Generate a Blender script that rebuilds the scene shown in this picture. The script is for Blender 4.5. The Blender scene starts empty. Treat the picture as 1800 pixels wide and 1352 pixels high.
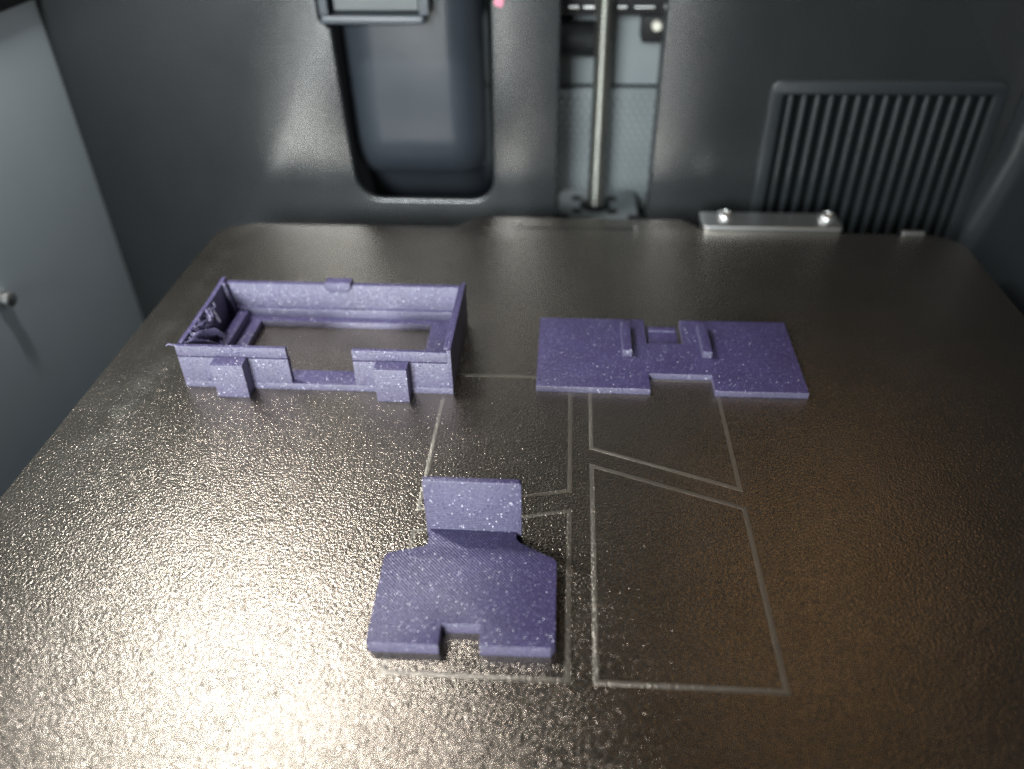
import bpy, bmesh, math, random
from mathutils import Vector, Matrix

random.seed(7)
S = bpy.context.scene
COL = S.collection
MM = 0.001

# ------------------------------------------------------------------ camera
F_PX, PITCH, YAW, ROLL = 1401.9, 0.6398, 0.0759, -0.01693
CAM = Vector((-5.133, -130.668, 124.263)) * MM
cam_d = bpy.data.cameras.new("camera")
cam_d.sensor_fit = 'HORIZONTAL'; cam_d.sensor_width = 36.0
cam_d.lens = F_PX / 1800.0 * 36.0
cam_d.clip_start = 0.005; cam_d.clip_end = 10.0
cam = bpy.data.objects.new("camera", cam_d); COL.objects.link(cam)
fwd = Vector((0, math.cos(PITCH), -math.sin(PITCH))); up = Vector((0, math.sin(PITCH), math.cos(PITCH))); rt = Vector((1, 0, 0))
Zr = Matrix.Rotation(YAW, 3, 'Z'); fwd, up, rt = Zr @ fwd, Zr @ up, Zr @ rt
rt, up = rt * math.cos(ROLL) + up * math.sin(ROLL), -rt * math.sin(ROLL) + up * math.cos(ROLL)
cam.matrix_world = Matrix(((rt.x, up.x, -fwd.x, CAM.x), (rt.y, up.y, -fwd.y, CAM.y), (rt.z, up.z, -fwd.z, CAM.z), (0, 0, 0, 1)))
S.camera = cam
cam_d.dof.use_dof = True
cam_d.dof.focus_distance = (Vector((-15, 2, 4)) * MM - CAM).dot(fwd)
cam_d.dof.aperture_fstop = cam_d.lens / 3.2
cam_d.dof.aperture_blades = 0

# ------------------------------------------------------------------ light
W = bpy.data.worlds.new("World"); S.world = W; W.use_nodes = True
bg = W.node_tree.nodes['Background']
bg.inputs[0].default_value = (0.80, 0.92, 1.0, 1); bg.inputs[1].default_value = 0.006

def area_light(name, loc, target, sx, sy, power, color, spread=180):
    d = bpy.data.lights.new(name, 'AREA'); d.shape = 'RECTANGLE'; d.size = sx * MM; d.size_y = sy * MM
    d.energy = power; d.color = color; d.spread = math.radians(spread)
    o = bpy.data.objects.new(name, d); COL.objects.link(o)
    o.location = Vector(loc) * MM
    o.rotation_euler = (Vector(target) - Vector(loc)).to_track_quat('-Z', 'Y').to_euler()
    return o
# the printer's own chamber light, high on the left side
area_light("chamber_light", (-168, 62, 205), (-60, 30, 0), 14, 80, 0.68, (0.98, 0.985, 1.0))
# cool room light coming in through the open door, behind and left of the camera
area_light("room_window", (-200, -640, 235), (-98, 80, 5), 240, 240, 0.84, (0.90, 0.97, 1.0), 44)
# a warm room lamp seen through the top glass on the right
area_light("room_lamp", (140, 138, 215), (45, -25, 0), 70, 70, 0.026, (1.0, 0.62, 0.30))

S.view_settings.view_transform = 'Standard'; S.view_settings.look = 'None'
S.view_settings.exposure = 0.0; S.view_settings.gamma = 1.0
S.render.engine = 'CYCLES'
S.cycles.use_denoising = True
S.cycles.denoiser = 'OPENIMAGEDENOISE'
S.cycles.denoising_input_passes = 'RGB_ALBEDO_NORMAL'
S.cycles.denoising_prefilter = 'NONE'
S.cycles.use_adaptive_sampling = False
S.cycles.max_bounces = 8
S.cycles.sample_clamp_indirect = 3.0
S.cycles.blur_glossy = 0.8

# ------------------------------------------------------------------ materials
def new_mat(name):
    m = bpy.data.materials.new(name); m.use_nodes = True
    nt = m.node_tree; b = nt.nodes['Principled BSDF']
    return m, nt, b
def N(nt, t, **kw):
    n = nt.nodes.new(t)
    for k, v in kw.items(): setattr(n, k, v)
    return n
def pos(nt):
    return N(nt, 'ShaderNodeNewGeometry').outputs['Position']
def noise(nt, vec, scale, detail=2.0, rough=0.5):
    n = N(nt, 'ShaderNodeTexNoise'); nt.links.new(vec, n.inputs['Vector'])
    n.inputs['Scale'].default_value = scale; n.inputs['Detail'].default_value = detail; n.inputs['Roughness'].default_value = rough
    return n.outputs['Fac']
def ramp(nt, fac, stops):
    r = N(nt, 'ShaderNodeValToRGB'); e = r.color_ramp.elements
    e[0].position, e[0].color = stops[0][0], (*stops[0][1], 1); e[1].position, e[1].color = stops[-1][0], (*stops[-1][1], 1)
    for p, c in stops[1:-1]:
        x = e.new(p); x.color = (*c, 1)
    nt.links.new(fac, r.inputs['Fac']); return r.outputs['Color']
def math_n(nt, op, a, b=None, clamp=False):
    n = N(nt, 'ShaderNodeMath', operation=op, use_clamp=clamp)
    for i, v in enumerate((a, b)):
        if v is None: continue
        if isinstance(v, (int, float)): n.inputs[i].default_value = v
        else: nt.links.new(v, n.inputs[i])
    return n.outputs[0]
def maprange(nt, v, a, b, c, d):
    n = N(nt, 'ShaderNodeMapRange'); nt.links.new(v, n.inputs[0])
    for i, x in enumerate((a, b, c, d)): n.inputs[i + 1].default_value = x
    return n.outputs[0]
def bump(nt, h, dist, strength=1.0, normal=None):
    n = N(nt, 'ShaderNodeBump'); nt.links.new(h, n.inputs['Height'])
    n.inputs['Distance'].default_value = dist; n.inputs['Strength'].default_value = strength
    if normal is not None: nt.links.new(normal, n.inputs['Normal'])
    return n.outputs[0]
def mixc(nt, f, a, b):
    n = N(nt, 'ShaderNodeMix', data_type='RGBA')
    nt.links.new(f, n.inputs[0])
    for i, v in ((6, a), (7, b)):
        if isinstance(v, tuple): n.inputs[i].default_value = (*v, 1)
        else: nt.links.new(v, n.inputs[i])
    return n.outputs[2]

def mat_plate(name, base_a, base_b, metallic, bump_d, rough, smear=False):
    m, nt, b = new_mat(name); p = pos(nt)
    pebble = noise(nt, p, 1650, 2.5, 0.55)
    fine = noise(nt, p, 3000, 1.0, 0.5)
    big = noise(nt, p, 55, 4.0, 0.6)
    h = math_n(nt, 'ADD', pebble, math_n(nt, 'MULTIPLY', fine, 0.22))
    nt.links.new(bump(nt, h, bump_d), b.inputs['Normal'])
    c = ramp(nt, big, [(0.3, base_a), (0.7, base_b)])
    rg = maprange(nt, big, 0.3, 0.7, rough - 0.015, rough + 0.015)
    if smear:      # chalky glue residue rubbed along the left edge of the plate
        sx = N(nt, 'ShaderNodeSeparateXYZ'); nt.links.new(p, sx.inputs[0])
        dx = math_n(nt, 'ABSOLUTE', math_n(nt, 'ADD', sx.outputs[0], 0.1165))
        band = maprange(nt, dx, 0.004, 0.0085, 1.0, 0.0)
        fade = maprange(nt, sx.outputs[1], -0.03, 0.03, 0.0, 1.0)
        blot = maprange(nt, noise(nt, p, 110, 4, 0.65), 0.46, 0.62, 0.0, 0.2)
        k = math_n(nt, 'MULTIPLY', math_n(nt, 'MULTIPLY', band, fade), blot)
        c = mixc(nt, k, c, (0.50, 0.48, 0.43)); rg = math_n(nt, 'ADD', rg, math_n(nt, 'MULTIPLY', k, 0.2))
    nt.links.new(c, b.inputs['Base Color'])
    b.inputs['Metallic'].default_value = metallic
    nt.links.new(rg, b.inputs['Roughness'])
    return m
M_PLATE = mat_plate('textured_plate_coating', (0.235, 0.203, 0.165), (0.275, 0.238, 0.196), 0.95, 0.00021, 0.21, True)
M_LOGO = mat_plate('etched_plate_line', (0.27, 0.245, 0.205), (0.30, 0.272, 0.228), 0.86, 0.00024, 0.34)

def mat_filament(name):
    m, nt, b = new_mat(name)
    g = N(nt, 'ShaderNodeNewGeometry'); p, nrm = g.outputs['Position'], g.outputs['Normal']
    sp = N(nt, 'ShaderNodeSeparateXYZ'); nt.links.new(p, sp.inputs[0])
    sn = N(nt, 'ShaderNodeSeparateXYZ'); nt.links.new(g.outputs['True Normal'], sn.inputs[0])
    wob = math_n(nt, 'MULTIPLY', noise(nt, p, 260, 2), 0.00025)
    # layer lines on upright faces, diagonal extrusion lines on level faces
    zl = math_n(nt, 'SINE', math_n(nt, 'MULTIPLY', math_n(nt, 'ADD', sp.outputs[2], wob), 2 * math.pi / 0.00050))
    dg = math_n(nt, 'SINE', math_n(nt, 'MULTIPLY', math_n(nt, 'ADD', math_n(nt, 'ADD', sp.outputs[0], sp.outputs[1]), wob), 2 * math.pi / 0.00075))
    flat = math_n(nt, 'GREATER_THAN', math_n(nt, 'ABSOLUTE', sn.outputs[2]), 0.7)
    hmix = N(nt, 'ShaderNodeMix', data_type='FLOAT')
    nt.links.new(flat, hmix.inputs[0]); nt.links.new(zl, hmix.inputs[2]); nt.links.new(dg, hmix.inputs[3])
    rough_h = noise(nt, p, 1500, 3)
    hh = math_n(nt, 'ADD', math_n(nt, 'MULTIPLY', hmix.outputs[0], 0.5), math_n(nt, 'MULTIPLY', rough_h, 1.1))
    nb = bump(nt, hh, 0.00005)
    tone = noise(nt, p, 120, 4)
    col = ramp(nt, tone, [(0.3, (0.047, 0.036, 0.103)), (0.7, (0.060, 0.047, 0.132))])
    # glitter flakes lying at random tilts in the plastic
    v = N(nt, 'ShaderNodeTexVoronoi', feature='F1'); nt.links.new(p, v.inputs['Vector']); v.inputs['Scale'].default_value = 2800
    dot = math_n(nt, 'LESS_THAN', v.outputs['Distance'], 0.34)
    sepc = N(nt, 'ShaderNodeSeparateColor'); nt.links.new(v.outputs['Color'], sepc.inputs[0])
    keep = math_n(nt, 'GREATER_THAN', sepc.outputs[0], 0.15)
    flake = math_n(nt, 'MULTIPLY', dot, keep)
    vm = N(nt, 'ShaderNodeVectorMath', operation='SUBTRACT'); nt.links.new(v.outputs['Color'], vm.inputs[0]); vm.inputs[1].default_value = (0.5, 0.5, 0.5)
    vs = N(nt, 'ShaderNodeVectorMath', operation='SCALE'); nt.links.new(vm.outputs[0], vs.inputs[0]); vs.inputs['Scale'].default_value = 1.25
    va = N(nt, 'ShaderNodeVectorMath', operation='ADD'); nt.links.new(vs.outputs[0], va.inputs[0]); nt.links.new(nrm, va.inputs[1])
    vn = N(nt, 'ShaderNodeVectorMath', operation='NORMALIZE'); nt.links.new(va.outputs[0], vn.inputs[0])
    fl = N(nt, 'ShaderNodeBsdfPrincipled'); fl.inputs['Base Color'].default_value = (0.09, 0.075, 0.19, 1)
    fl.inputs['Metallic'].default_value = 0.0; fl.inputs['IOR'].default_value = 2.5; fl.inputs['Roughness'].default_value = 0.40
    nt.links.new(vn.outputs[0], fl.inputs['Normal'])
    b.inputs['IOR'].default_value = 1.9; nt.links.new(col, b.inputs['Base Color']); nt.links.new(nb, b.inputs['Normal'])
    nt.links.new(maprange(nt, flat, 0, 1, 0.60, 0.42), b.inputs['Roughness'])   # the stacked layer ridges scatter more
    nt.links.new(maprange(nt, flat, 0, 1, 0.9, 0.28), b.inputs['Specular IOR Level'])
    ms = N(nt, 'ShaderNodeMixShader'); nt.links.new(flake, ms.inputs[0]); nt.links.new(b.outputs[0], ms.inputs[1]); nt.links.new(fl.outputs[0], ms.inputs[2])
    nt.links.new(ms.outputs[0], nt.nodes['Material Output'].inputs['Surface'])
    return m
M_FIL = mat_filament('purple_glitter_filament')

def mat_plastic(name, ca, cb, rough, bd, scale=900, spec=0.5, metallic=0.0):
    m, nt, b = new_mat(name); p = pos(nt)
    nt.links.new(ramp(nt, noise(nt, p, 35, 4), [(0.3, ca), (0.7, cb)]), b.inputs['Base Color'])
    nt.links.new(bump(nt, noise(nt, p, scale, 2), bd), b.inputs['Normal'])
    nt.links.new(maprange(nt, noise(nt, p, 60, 3), 0.3, 0.7, rough - 0.012, rough + 0.012), b.inputs['Roughness'])
    b.inputs['Specular IOR Level'].default_value = spec; b.inputs['Metallic'].default_value = metallic
    return m
M_WALL = mat_plastic('dark_grained_plastic', (0.019, 0.021, 0.022), (0.024, 0.026, 0.027), 0.26, 0.00009, 1400, 1.0)
M_SMOOTH = mat_plastic('dark_satin_plastic', (0.056, 0.066, 0.076), (0.064, 0.074, 0.084), 0.36, 0.00002, 300, 0.6)
M_CHUTE = mat_plastic('dark_blue_grey_plastic', (0.030, 0.036, 0.044), (0.035, 0.041, 0.050), 0.33, 0.00002, 300, 0.6)
M_SIDE = mat_plastic('grey_painted_panel', (0.66, 0.76, 0.82), (0.69, 0.79, 0.85), 0.5, 0.00002, 300, 0.4)
M_FLAP = mat_plastic('grey_flap_plastic', (0.115, 0.125, 0.125), (0.125, 0.135, 0.135), 0.4, 0.00002, 300, 0.5)
M_VENT = mat_plastic('dark_vent_plastic', (0.018, 0.022, 0.024), (0.022, 0.026, 0.028), 0.38, 0.00004, 500, 0.5)
M_BLACK = mat_plastic('black_plastic', (0.006, 0.006, 0.007), (0.010, 0.010, 0.011), 0.5, 0.00002, 300, 0.3)
M_GLOSSBLACK = mat_plastic('black_rubber_hose', (0.010, 0.011, 0.012), (0.014, 0.015, 0.016), 0.35, 0.00002, 300, 0.5)
M_BED = mat_plastic('black_heater_board', (0.012, 0.012, 0.012), (0.02, 0.02, 0.02), 0.6, 0.00002, 300, 0.3)
M_PALE = mat_plastic('pale_grey_sheet_metal', (0.20, 0.225, 0.23), (0.24, 0.265, 0.27), 0.45, 0.00002, 300, 0.4)
M_MESH = mat_plastic('grey_mesh_backing', (0.13, 0.15, 0.155), (0.17, 0.19, 0.195), 0.45, 0.00002, 300, 0.4)
M_STEEL = mat_plastic('polished_steel', (0.66, 0.66, 0.64), (0.72, 0.72, 0.70), 0.34, 0.00002, 300, 0.5, 1.0)
M_ROD = mat_plastic('screw_steel', (0.42, 0.42, 0.38), (0.50, 0.50, 0.45), 0.38, 0.00002, 300, 0.5, 1.0)
M_PINK = mat_plastic('pink_sticker_paper', (0.62, 0.20, 0.28), (0.68, 0.24, 0.32), 0.5, 0.00001, 300, 0.4)
M_CREAM = mat_plastic('cream_connector_plastic', (0.70, 0.68, 0.55), (0.78, 0.74, 0.64), 0.4, 0.00001, 300, 0.5)

# ------------------------------------------------------------------ mesh helpers (all coordinates in millimetres)
def finish(ob, mat, sharp=32):
    me = ob.data; me.materials.clear(); me.materials.append(mat)
    bm = bmesh.new(); bm.from_mesh(me)
    bmesh.ops.recalc_face_normals(bm, faces=bm.faces)
    for f in bm.faces: f.smooth = True
    for e in bm.edges:
        if len(e.link_faces) == 2 and e.calc_face_angle(0) > math.radians(sharp): e.smooth = False
    bm.to_mesh(me); bm.free()
def link(name, me, mat, parent=None, sharp=32):
    ob = bpy.data.objects.new(name, me); COL.objects.link(ob)
    if parent is not None:
        me.transform(Matrix.Translation(-parent.location)); ob.parent = parent
    finish(ob, mat, sharp); return ob
def tag(o, label=None, cat=None, group=None, kind=None):
    for k, v in (('label', label), ('category', cat), ('group', group), ('kind', kind)):
        if v: o[k] = v
    return o
def thing(name, loc, label, cat):
    o = bpy.data.objects.new(name, None); COL.objects.link(o)
    o.location = Vector(loc) * MM; o.empty_display_size = 0.01
    bpy.context.view_layer.update()
    return tag(o, label, cat)
PLANES = {'xy': Matrix(((1, 0, 0, 0), (0, 1, 0, 0), (0, 0, 1, 0), (0, 0, 0, 1))),     # extrude along +z
          'xz': Matrix(((1, 0, 0, 0), (0, 0, 1, 0), (0, 1, 0, 0), (0, 0, 0, 1))),     # outline in x,z extrude along y
          'yz': Matrix(((0, 0, 1, 0), (1, 0, 0, 0), (0, 1, 0, 0), (0, 0, 0, 1)))}     # outline in y,z extrude along x
def prism_mesh(outlines, a, b, plane='xy', bevel=0.15, res=2):
    cu = bpy.data.curves.new('outline', 'CURVE'); cu.dimensions = '2D'; cu.fill_mode = 'BOTH'
    for pts in outlines:
        s = cu.splines.new('POLY'); s.points.add(len(pts) - 1); s.use_cyclic_u = True
        for q, pt in zip(s.points, pts): q.co = (pt[0], pt[1], 0, 1)
    bevel = min(bevel, (b - a) * 0.45)
    cu.extrude = (b - a) / 2 - bevel; cu.bevel_depth = bevel; cu.bevel_resolution = res; cu.offset = -bevel
    ob = bpy.data.objects.new('outline', cu); COL.objects.link(ob)
    dg = bpy.context.evaluated_depsgraph_get(); dg.update()
    me = bpy.data.meshes.new_from_object(ob.evaluated_get(dg))
    bpy.data.objects.remove(ob); bpy.data.curves.remove(cu)
    me.transform(Matrix.Translation((0, 0, (a + b) / 2)))
    me.transform(Matrix.Scale(MM, 4) @ PLANES[plane])
    bm = bmesh.new(); bm.from_mesh(me); bmesh.ops.remove_doubles(bm, verts=bm.verts, dist=1e-6); bm.to_mesh(me); bm.free()
    return me
def prism(name, outline, a, b, mat, parent=None, plane='xy', bevel=0.15, holes=(), res=2):
    return link(name, prism_mesh([outline, *holes], a, b, plane, bevel, res), mat, parent)
def rect(x0, y0, x1, y1): return [(x0, y0), (x1, y0), (x1, y1), (x0, y1)]
def rrect(x0, y0, x1, y1, r, n=6):
    r4 = r if isinstance(r, (tuple, list)) else (r,) * 4; out = []
    for (cx, cy, sx, sy, a0, rr) in ((x0, y0, 1, 1, 180, r4[0]), (x1, y0, -1, 1, 270, r4[1]), (x1, y1, -1, -1, 0, r4[2]), (x0, y1, 1, -1, 90, r4[3])):
        if rr <= 0: out.append((cx, cy)); continue
        for i in range(n + 1):
            t = math.radians(a0 + 90 * i / n); out.append((cx + sx * rr + rr * math.cos(t), cy + sy * rr + rr * math.sin(t)))
    return out
def box(name, x0, y0, z0, x1, y1, z1, mat, parent=None, bevel=0.15):
    return prism(name, rect(x0, y0, x1, y1), z0, z1, mat, parent, 'xy', bevel)
def grid_mesh(rows, close=False):
    me = bpy.data.meshes.new('sheet'); n = len(rows[0]); v = [tuple(c * MM for c in p) for r in rows for p in r]; f = []
    for i in range(len(rows) - 1):
        for j in range(n - 1 + (1 if close else 0)):
            k = (j + 1) % n
            f.append((i * n + j, i * n + k, (i + 1) * n + k, (i + 1) * n + j))
    me.from_pydata(v, [], f); return me
def tube(name, pts, radii, mat, parent=None, seg=8):
    rows = []; P = [Vector(p) for p in pts]
    for i, p in enumerate(P):
        d = (P[min(i + 1, len(P) - 1)] - P[max(i - 1, 0)]).normalized()
        u = d.cross(Vector((0.13, 0.2, 1))).normalized(); w = d.cross(u)
        r = radii[i] if isinstance(radii, (list, tuple)) else radii
        rows.append([tuple(p + (u * math.cos(2 * math.pi * k / seg) + w * math.sin(2 * math.pi * k / seg)) * r) for k in range(seg)])
    me = grid_mesh(rows, True)
    bm = bmesh.new(); bm.from_mesh(me); bmesh.ops.holes_fill(bm, edges=[e for e in bm.edges if e.is_boundary], sides=0); bm.to_mesh(me); bm.free()
    return link(name, me, mat, parent, 50)
def lathe(name, prof, cx, cy, axis, mat, parent=None, seg=24, base=0.0):
    rows = []
    for r, h in prof:
        row = []
        for k in range(seg):
            a = 2 * math.pi * k / seg; u, v = r * math.cos(a), r * math.sin(a)
            row.append({'z': (cx + u, cy + v, base + h), 'x': (base + h, cx + u, cy + v), 'y': (cx + u, base + h, cy + v)}[axis])
        rows.append(row)
    me = grid_mesh(rows, True)
    bm = bmesh.new(); bm.from_mesh(me); bmesh.ops.holes_fill(bm, edges=[e for e in bm.edges if e.is_boundary], sides=0); bm.to_mesh(me); bm.free()
    return link(name, me, mat, parent, 40)
def st(o, label=None): return tag(o, label, None, None, 'structure')

# ------------------------------------------------------------------ the chamber
YW = 160.0
chute_hole = [(-88.2, 59.0), (-87.8, 40), (-87.4, 23), (-86.6, 6)] + [(-76.6 + 10 * math.cos(math.radians(a)), 6.3 + 10 * math.sin(math.radians(a))) for a in range(190, 271, 10)] + \
             [(-41.5 + 8.5 * math.cos(math.radians(a)), 4.8 + 8.5 * math.sin(math.radians(a))) for a in range(270, 361, 10)] + [(-32.6, 40), (-32.2, 110), (-92, 110), (-92, 62)]
slot_hole = rrect(-8.6, -60, 26.6, 190, 2)
vent_hole = rrect(66.2, -33, 144.6, 41.6, 3.5)
bw = prism('back_wall', rect(-194, -118, 152, 240), YW, YW + 3, M_WALL, None, 'xz', 0.8, [chute_hole, slot_hole, vent_hole])
st(bw, 'dark grey grained plastic rear wall of the printer chamber')
st(box('left_wall', -196, -140, -118, -191.5, YW + 2, 240, M_SIDE, None, 0.5), 'plain grey side panel of the printer chamber')
def edge_x(z): return 158.5 + (z - 17) * 0.217 if z < 17 else 158.5 + (z - 17) * 0.06
rows = []
for z in (-118, -90, -60, -40, -24, -10, 5, 17, 40, 90, 160, 240):
    x = edge_x(z); r = [(x - 9, YW - 0.3, z)]
    for k in range(9):
        t = math.radians(90 * k / 8); r.append((x - 7 + 7 * math.sin(t), YW - 0.5 - 7 + 7 * math.cos(t), z))
    r += [(x + 6, 100, z), (x + 12, 20, z), (x + 16, -140, z)]
    rows.append(r)
st(link('right_wall', grid_mesh(rows), M_VENT), 'dark side panel with rounded rear corner')
st(box('chamber_floor', -196, -140, -122, 180, YW + 3, -118.2, M_BLACK, None, 0.5))

# chute recess behind the rear wall
chute = thing('purge_chute', (-60, YW + 3, -5), 'dark rounded chute recess with a ledge set into the rear wall', 'chute')
rows = []
for z in (-30, -2, 0, 2, 4, 6, 8, 10, 12, 14, 16, 18, 24, 40, 70, 110):
    dep = 19.0 if z > 18 else (19.0 + 21 - math.sqrt(max(0, 21 ** 2 - (18 - z) ** 2)) if z > -3 else 48.0)
    dep -= 11.0
    prof = [(-90.5, YW + dep + 24)]
    for k in range(10):
        t = math.radians(90 * k / 9); prof.append((-90.5 + 15 * (1 - math.cos(t)), YW + dep + 13 - 13 * math.sin(t)))
    for k in range(10):
        t = math.radians(90 * k / 9); prof.append((-50.0 + 13.5 * math.sin(t), YW + dep + 17 - 17 * math.cos(t)))
    prof.append((-36.5, YW + dep + 26))
    rows.append([(x, y, z) for x, y in prof])
link('liner', grid_mesh(rows), M_CHUTE, chute, 60)
prism('recess_back', rect(-96, -70, -26, 112), YW + 62, YW + 63, M_BLACK, chute, 'xz', 0.1)
prism('ledge', rrect(-91, YW - 1.5, -55, YW + 12, 1.2), 60.6, 63.2, M_SMOOTH, chute, 'xy', 0.7)
fl = box('flap', -86.5, YW + 2, 64.2, -57.5, YW + 5, 92, M_FLAP, chute, 0.6)
box('flap_frame', -56.6, YW - 1.0, 63.2, -53.5, YW + 12, 96, M_SMOOTH, chute, 0.6)
box('flap_frame', -91, YW - 1.0, 63.2, -88.2, YW + 12, 96, M_SMOOTH, chute, 0.6)
tag(prism('pink_sticker', [(-31.0, 66.6), (-28.6, 65.6), (-27.8, 67.5), (-28.6, 82), (-32, 82)], YW - 0.25, YW - 0.05, M_PINK, None, 'xz', 0.05),
    'small pink sticker on the rear wall between chute and screw slot', 'sticker')

# slot with the lead screw
prism('slot_cheek', rect(YW + 3.02, -62, YW + 14, 192), -11.2, -8.7, M_WALL, bw, 'yz', 0.3)
prism('slot_cheek', rect(YW + 3.02, -62, YW + 12, 192), 26.7, 28.6, M_WALL, bw, 'yz', 0.3)
pale = thing('slot_back_panel', (9, YW + 44, -80), 'pale grey metal panel with embossed dots behind the lead screw', 'panel')
prism('upper_sheet', rect(-34, 28.6, 52, 190), YW + 42, YW + 44, M_PALE, pale, 'xz', 0.4)
prism('lower_sheet', rect(-34, -80, 52, 27.4), YW + 41.4, YW + 44, M_MESH, pale, 'xz', 0.4)
dm = lathe('dimple', [(1.1, 0.0), (1.0, -0.6), (0.65, -1.1), (0.02, -1.25)], 0, 0, 'y', M_PALE, None, 8)
dimple_me = dm.data; bpy.data.objects.remove(dm)
zz = 24.0; row = 0; first = True
while zz > -26:
    xx = -12.0 + (1.6 if row % 2 else 0)
    while xx < 36:
        o = bpy.data.objects.new('dimple', dimple_me); COL.objects.link(o); o.parent = pale
        o.location = Vector((xx, YW + 41.45, zz)) * MM - pale.location
        xx += 3.2
    zz -= 2.8; row += 1
bb = thing('screw_bearing_block', (7, YW + 25, -70), 'pale bearing block with dark cutouts at the foot of the lead screw', 'bearing block')
prism('block', rrect(-7.8, YW + 9, 24.5, YW + 40, 5), -18, -15.2, M_PALE, bb, 'xy', 0.6)
prism('block_riser', rect(-2, YW + 12, 18, YW + 16), -70, -18.02, M_PALE, bb, 'xy', 0.3)
for (x, y, r) in ((-0.5, YW + 17, 2.2), (14.0, YW + 17, 2.2), (-0.5, YW + 30, 2.4), (14.0, YW + 30, 2.4)):
    lathe('bolt_hole', [(r, 0), (r, 0.35), (r * 0.8, 0.5), (0.02, 0.5)], x, y, 'z', M_BLACK, bb, 14, -15.2)
lathe('bearing_ring', [(6.4, 0), (6.4, 0.5), (5.8, 0.8), (0.05, 0.8)], 7, YW + 23, 'z', M_BLACK, bb, 24, -15.2)
for x in (-7.0, 23.0):
    box('side_foot', x - 3.2, YW + 4, -60, x + 3.2, YW + 8.8, -12.5, M_BLACK, bb, 0.6)
# threaded rod as one helical sheet
rod = thing('lead_screw', (7.0, YW + 23, -14.3), 'vertical threaded steel lead screw standing in the rear wall slot', 'lead screw')
seg, per, pitch = 20, 8, 1.8; rows = []
nst = int((190 + 14.3) / pitch * per)
for i in range(nst):
    z = -14.3 + i * pitch / per; r_ = []
    for k in range(seg):
        a = 2 * math.pi * k / seg
        ph = ((z / pitch - k / seg) % 1.0); w = abs(ph - 0.5) * 2
        rr = 2.45 + 1.0 * min(1, max(0, (w - 0.25) / 0.35))
        r_.append((7.0 + rr * math.cos(a), YW + 23 + rr * math.sin(a), z))
    rows.append(r_)
link('threaded_rod', grid_mesh(rows, True), M_ROD, rod, 80)
mt = thing('drive_roller', (-14, YW + 33, 41), 'dark horizontal roller partly hidden behind the lead screw', 'roller')
lathe('roller_body', [(0.05, 0), (5.9, 0), (6.5, 0.6), (6.5, 27), (6.0, 28), (0.05, 28)], YW + 33, 48.0, 'x', M_GLOSSBLACK, mt, 32, -22.0)
lathe('roller_hub', [(0.05, 0), (3, 0), (3, 1.4), (0.05, 1.4)], YW + 33, 48.0, 'x', M_BLACK, mt, 20, 6.01)
cr = thing('slot_top_carriage', (9, YW + 33, 58), 'black carriage bar with metal rods across the top of the screw slot', 'carriage')
box('bar', -33, YW + 28, 57.2, 50, YW + 41, 72, M_BLACK, cr, 0.8)
for x0, x1 in ((-6, -2.5), (-0.5, 3.2), (12, 15), (18, 25)):
    lathe('rod', [(0.05, 0), (0.8, 0), (0.8, x1 - x0), (0.05, x1 - x0)], YW + 27.1, 60.4, 'x', M_STEEL, cr, 10, x0)
sb = thing('sensor_block', (26, YW + 33, 47), 'small black sensor block with a cream connector in the screw slot', 'sensor')
box('sensor_body', 21.5, YW + 29, 47.5, 33, YW + 41, 57.1, M_BLACK, sb, 0.6)
lathe('connector', [(0.05, -3), (1.5, -2.8), (2.0, -1.6), (2.0, 0)], 26.6, 53.8, 'y', M_CREAM, sb, 14, YW + 29)

# vent
vent = thing('vent_grille', (105, YW, -33), 'rounded rectangular vent grille with upright slats in the rear wall', 'vent')
prism('frame', rrect(65.2, -34, 145.6, 42.6, 4.2), YW - 0.9, YW + 6, M_VENT, vent, 'xz', 0.7, [rrect(70.0, -29, 141.0, 37.6, 1.0)])
prism('backing', rect(68, -31, 143, 39.5), YW + 13.1, YW + 14.1, M_BLACK, vent, 'xz', 0.1)
slat_me = None
for i in range(15):
    xc = 73.1 + i * 4.68
    if slat_me is None:
        o = prism('slat', rrect(-1.15, YW + 0.6, 1.15, YW + 13.0, 0.9, 4), -29.2, 37.2, M_VENT, None, 'xy', 0.4); slat_me = o.data
    else:
        o = bpy.data.objects.new('slat', slat_me); COL.objects.link(o)
    o.parent = vent; o.location = Vector((xc, 0, 0)) * MM - vent.location

# pin and beam on the left wall
pin = thing('wall_pin', (-191.5, 87.5, -9), 'small round metal pin head on the grey side panel', 'pin')
lathe('pin_head', [(0.05, 5.0), (1.9, 4.8), (2.6, 4.2), (2.7, 3.2), (2.2, 3.0), (2.2, 0)], 86.5, -8.5, 'x', M_STEEL, pin, 20, -191.5)
lathe('pin_collar', [(3.2, 0), (3.2, 1.4), (2.9, 1.7), (2.25, 1.7)], 86.5, -8.5, 'x', M_STEEL, pin, 20, -191.5)
tag(prism('side_beam', rrect(-60, 69.2, YW - 1, 82, 1.0), -191.4, -188.6, M_BLACK, None, 'yz', 0.4), 'black horizontal beam along the top of the grey side panel', 'beam')

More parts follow.
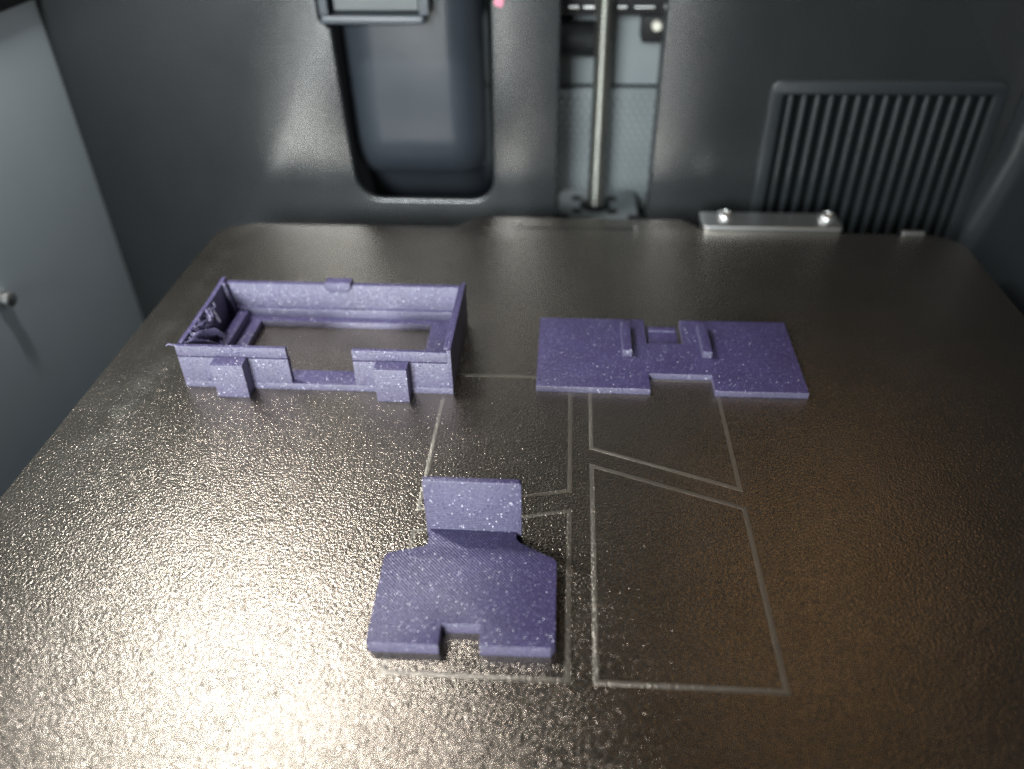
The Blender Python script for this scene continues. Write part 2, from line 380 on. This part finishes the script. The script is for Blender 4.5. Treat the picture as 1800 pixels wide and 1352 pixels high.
# ------------------------------------------------------------------ build plate on its heated bed
bed = thing('heated_bed', (0, 0, -11), 'dark heated bed slab carrying the textured build plate', 'heated bed')
prism('bed_slab', rrect(-125, -125, 125, 124, 8), -9.0, -0.66, M_BED, bed, 'xy', 0.4)
prism('bed_carrier', rrect(-110, -110, 110, 110, 8), -16, -9.02, M_BLACK, bed, 'xy', 0.4)
def arc(cx, cy, r, a0, a1, n=6): return [(cx + r * math.cos(math.radians(a0 + (a1 - a0) * i / n)), cy + r * math.sin(math.radians(a0 + (a1 - a0) * i / n))) for i in range(n + 1)]
outline = arc(-118.5, -118.5, 10, 180, 270) + arc(118.5, -118.5, 10, 270, 360) + arc(117.5, 117.5, 11, 0, 90, 8) + \
          [(46.5, 128.5)] + arc(46.0, 133.5, 4.8, 270, 215, 4) + arc(34.5, 132.3, 5.0, 40, 90, 4) + arc(-34.5, 132.3, 5.0, 90, 140, 4) + arc(-46.0, 133.5, 4.8, 325, 270, 4) + arc(-117.5, 117.5, 11, 90, 180, 8)
plate = thing('build_plate', (0, 0, -0.6), 'bronze textured steel build plate with etched logo outlines', 'build plate')
prism('steel_sheet', outline, -0.6, 0.0, M_PLATE, plate, 'xy', 0.12)
def inset(poly, w):
    n = len(poly); out = []
    for i in range(n):
        p0, p1, p2 = Vector(poly[i - 1]), Vector(poly[i]), Vector(poly[(i + 1) % n])
        d1, d2 = (p1 - p0).normalized(), (p2 - p1).normalized(); n1, n2 = Vector((-d1.y, d1.x)), Vector((-d2.y, d2.x))
        k = 1 + n1.dot(n2); out.append(tuple(p1 + (n1 + n2) * (w / k)))
    return out
LW = 1.0
panels = [[(-35.5, -7.2 - 9.1), (-35.5, -50.4), (-2.0, -50.4), (-2.0, -8.3)],
          [(-35.5, -15.0 + 4.3), (-2.0, -3.2), (-2.0, 40.2), (-35.5, 40.2)],
          [(2.0, -50.4), (35.5, -50.4), (35.5, -5.9), (2.0, 6.3)],
          [(2.0, 11.4), (35.5, -1.2), (35.5, 40.2), (2.0, 40.2)]]
for pl in panels:
    prism('logo_outline', pl, -0.05, 0.035, M_LOGO, plate, 'xy', 0.012, [inset(pl, LW)], 1)
prism('locating_slot', rrect(-23, 129.0, 21, 129.9, 0.4), -0.05, 0.03, M_BLACK, plate, 'xy', 0.01)
for x in (-21.5, 20.0):
    lathe('locating_stud', [(0.9, 0), (0.9, 0.5), (0.5, 0.8), (0.02, 0.85)], x, 130.6, 'z', M_STEEL, plate, 12, 0.0)
ms = thing('bed_strike_plate', (66, 135, -1.2), 'shiny steel strip with two round screw heads behind the build plate', 'bracket')
prism('strip', rrect(43.0, 129.2, 91.0, 141.5, 1.5), -1.2, 1.5, M_STEEL, ms, 'xy', 0.3)
for x in (51.5, 89.0 - 2.0):
    lathe('screw_head', [(3.0, 0), (3.0, 0.8), (2.5, 1.6), (1.4, 2.0), (1.3, 1.6), (0.02, 1.6)], x, 137.2, 'z', M_STEEL, ms, 20, 1.5)
tag(prism('bed_clip', rrect(111, 129.0, 118.5, 131.0, 0.5), -1.6, 0.5, M_STEEL, None, 'xy', 0.2), 'small thin steel clip under the rear edge of the build plate', 'clip')

# ------------------------------------------------------------------ printed battery-style box
bx = thing('printed_box', (-67.7, 48, 0), 'open purple glitter printed box with rectangular hole and torn end wall', 'printed part')
X0, X1, Y0, Y1 = -103.0, -32.6, 31.0, 65.2
prism('floor', rect(X0, Y0, X1, Y1), 0.02, 2.0, M_FIL, bx, 'xy', 0.04, [rect(-92.2, 37.0, -42.4, 60.8)])
for a, c in ((X0, -74.4), (-57.6, X1 - 0.96)):
    box('front_wall', a, Y0 + 0.02, 2.01, c, Y0 + 1.8, 9.5, M_FIL, bx, 0.04)
    box('front_lip', a + 0.02, Y0 + 0.02, 9.66, c - 0.02, Y0 + 1.2, 12.7, M_FIL, bx, 0.1)
for a in (-93.0, -51.5):
    box('clip_pad', a, 27.0, 0.02, a + 8.2, Y0 + 0.01, 10.0, M_FIL, bx, 0.08)
box('rear_wall', X0 + 1.31, Y1 - 1.5, 2.01, X1 - 0.96, Y1 - 0.01, 12.6, M_FIL, bx, 0.1)
box('rear_step', X0 + 1.5, Y1 - 2.3, 2.01, X1 - 1.9, Y1 - 1.51, 5.0, M_FIL, bx, 0.1)
box('end_wall', X1 - 0.95, Y0 + 0.02, 2.01, X1, Y1, 13.5, M_FIL, bx, 0.15)
box('end_wall_step', X1 - 1.9, Y0 + 1.81, 2.01, X1 - 0.96, Y1 - 1.51, 13.1, M_FIL, bx, 0.15)
prism('torn_end_wall', [(Y0 + 1.82, 2.01), (Y1, 2.01), (Y1, 13.6), (60, 13.2), (54, 12.9), (47, 12.9), (41, 12.6), (36, 12.7), (Y0 + 1.82, 12.6)], X0, X0 + 1.3, M_FIL, bx, 'yz', 0.2)
prism('corner_post', [(X0 + 1.31, 2.01), (X0 + 3.6, 2.01), (X0 + 2.0, 13.2), (X0 + 1.31, 13.3)], Y1 - 3.4, Y1 - 2.31, M_FIL, bx, 'xz', 0.15)
box('inner_shelf', X0 + 4.4, Y0 + 1.9, 2.01, X0 + 7.2, Y1 - 3.5, 4.6, M_FIL, bx, 0.2)
prism('catch_lug', [(-71.2, 10.6), (-66.4, 10.6), (-64.9, 12.1), (-65.1, 13.7), (-72.3, 13.7), (-72.6, 12.1)], Y1 - 2.6, Y1 + 0.9, M_FIL, bx, 'xz', 0.35)
# loose sagging loops and folded ribbons of failed print along the torn wall
for i in range(5):
    y = 34.5 + i * 3.6 + random.random(); ln = 2.4 + random.random() * 4.0
    z0 = 12.5 - random.random() * 0.8; out = 0.8 + random.random() * 2.2; sag = 1.0 + random.random() * 2.6
    pts = []
    for k in range(17):
        t = k / 16
        pts.append((X0 + 1.3 + out * math.sin(math.pi * t) ** 0.8 + 0.3 * math.sin(9 * t + i), y - ln / 2 + ln * t + 0.4 * math.sin(7 * t + 2 * i), z0 - sag * math.sin(math.pi * t) + 0.45 * math.sin(12 * t + i)))
    tube('torn_strand', pts, [0.38 + 0.14 * math.sin(13 * k / 16 + 3 * i) + 0.1 * random.random() for k in range(17)], M_FIL, bx, 7)
def ribbon(path, w, seed):
    rr = random.Random(seed); rows = []; n = 22
    for k in range(n + 1):
        t = k / n * (len(path) - 1); a = min(int(t), len(path) - 2); u = t - a; u = u * u * (3 - 2 * u)
        p = Vector(path[a]).lerp(Vector(path[a + 1]), u)
        fr = Vector((rr.uniform(-.12, .12), rr.uniform(-.12, .12), rr.uniform(-.15, .15)))
        rows.append([tuple(p + fr + Vector((0.35 * math.sin(3 * sv + k * .5), 0.25 * math.cos(2.2 * sv + k * .4), -w * sv))) for sv in (0, .33, .66, 1.0)])
    o = link('torn_ribbon', grid_mesh(rows), M_FIL, bx, 80)
    sm = o.modifiers.new('thick', 'SOLIDIFY'); sm.thickness = 0.00035; sm.offset = 0
ribbon([(X0 + 1.4, 33.2, 12.2), (X0 + 3.0, 35.6, 12.6), (X0 + 5.6, 37.6, 10.4), (X0 + 7.2, 39.0, 7.8), (X0 + 7.8, 37.0, 5.6)], 2.8, 1)
ribbon([(X0 + 1.4, 37.0, 12.4), (X0 + 3.8, 39.5, 12.2), (X0 + 5.6, 42.5, 11.0), (X0 + 7.2, 43.6, 8.0), (X0 + 7.9, 41.0, 5.6)], 2.4, 2)
ribbon([(X0 + 1.4, 41.0, 12.5), (X0 + 3.2, 44.0, 12.3), (X0 + 3.4, 47.0, 11.6), (X0 + 1.5, 51.0, 12.5)], 2.6, 3)
ribbon([(X0 + 1.4, 48.0, 12.6), (X0 + 2.3, 50.0, 11.8), (X0 + 2.0, 52.5, 11.6), (X0 + 1.4, 54.0, 12.6)], 1.2, 4)
ribbon([(X0 + 2.0, 33.0, 9.6), (X0 + 4.4, 34.2, 8.0), (X0 + 6.8, 35.6, 5.6), (X0 + 8.2, 34.4, 4.2)], 1.2, 5)
tube('stray_strand', [(X0 + 0.3, Y0 + 0.6, 12.55), (X0 - 0.6, Y0 + 0.2, 12.9), (X0 - 1.5, Y0 + 0.1, 13.2), (X0 - 2.0, Y0 - 0.4, 12.9)], [0.3, 0.28, 0.22, 0.12], M_FIL, bx)

# ------------------------------------------------------------------ printed cover
cv = thing('printed_cover', (23, 50, 0), 'flat purple glitter printed cover with two rails and notched edges', 'printed part')
prism('slab', [(-11.4, 33.1), (17.7, 33.1), (17.7, 39.9), (34.0, 39.9), (34.0, 33.1), (57.3, 33.3), (57.8, 66.6), (28.2, 66.4), (28.2, 54.2), (18.1, 54.2), (18.1, 66.4), (-11.5, 66.2)], 0.02, 1.8, M_FIL, cv, 'xy', 0.08)
prism('latch_tongue', rect(18.9, 54.21, 27.2, 65.0), 0.02, 0.45, M_FIL, cv, 'xy', 0.12)
box('latch_ridge', 19.3, 61.6, 0.46, 26.8, 63.0, 1.2, M_FIL, cv, 0.3)
for a in (11.2, 32.4):
    box('rail', a, 47.4, 1.81, a + 2.5, 61.6, 4.0, M_FIL, cv, 0.15)

# ------------------------------------------------------------------ printed bracket
br = thing('printed_bracket', (-22, -31, 0), 'purple glitter printed bracket with upright tab and notched front edge', 'printed part')
prism('base', [(-38.6, -45.6), (-38.2, -46.0), (-25.6, -45.8), (-25.6, -41.3), (-18.5, -41.1), (-18.2, -45.6), (-5.6, -45.4), (-4.8, -44.4), (-4.9, -25.9), (-5.5, -24.9), (-12.4, -21.1), (-13.2, -20.0),
               (-13.2, -18.31), (-31.0, -18.31), (-31.0, -22.3), (-31.5, -22.9), (-38.4, -25.0), (-39.1, -26.0)], 0.02, 2.8, M_FIL, br, 'xy', 0.06)
prism('upright_tab', rrect(-31.7, 0.02, -12.2, 16.35, (0.1, 0.1, 0.7, 0.3), 3), -18.3, -17.0, M_FIL, br, 'xz', 0.1)
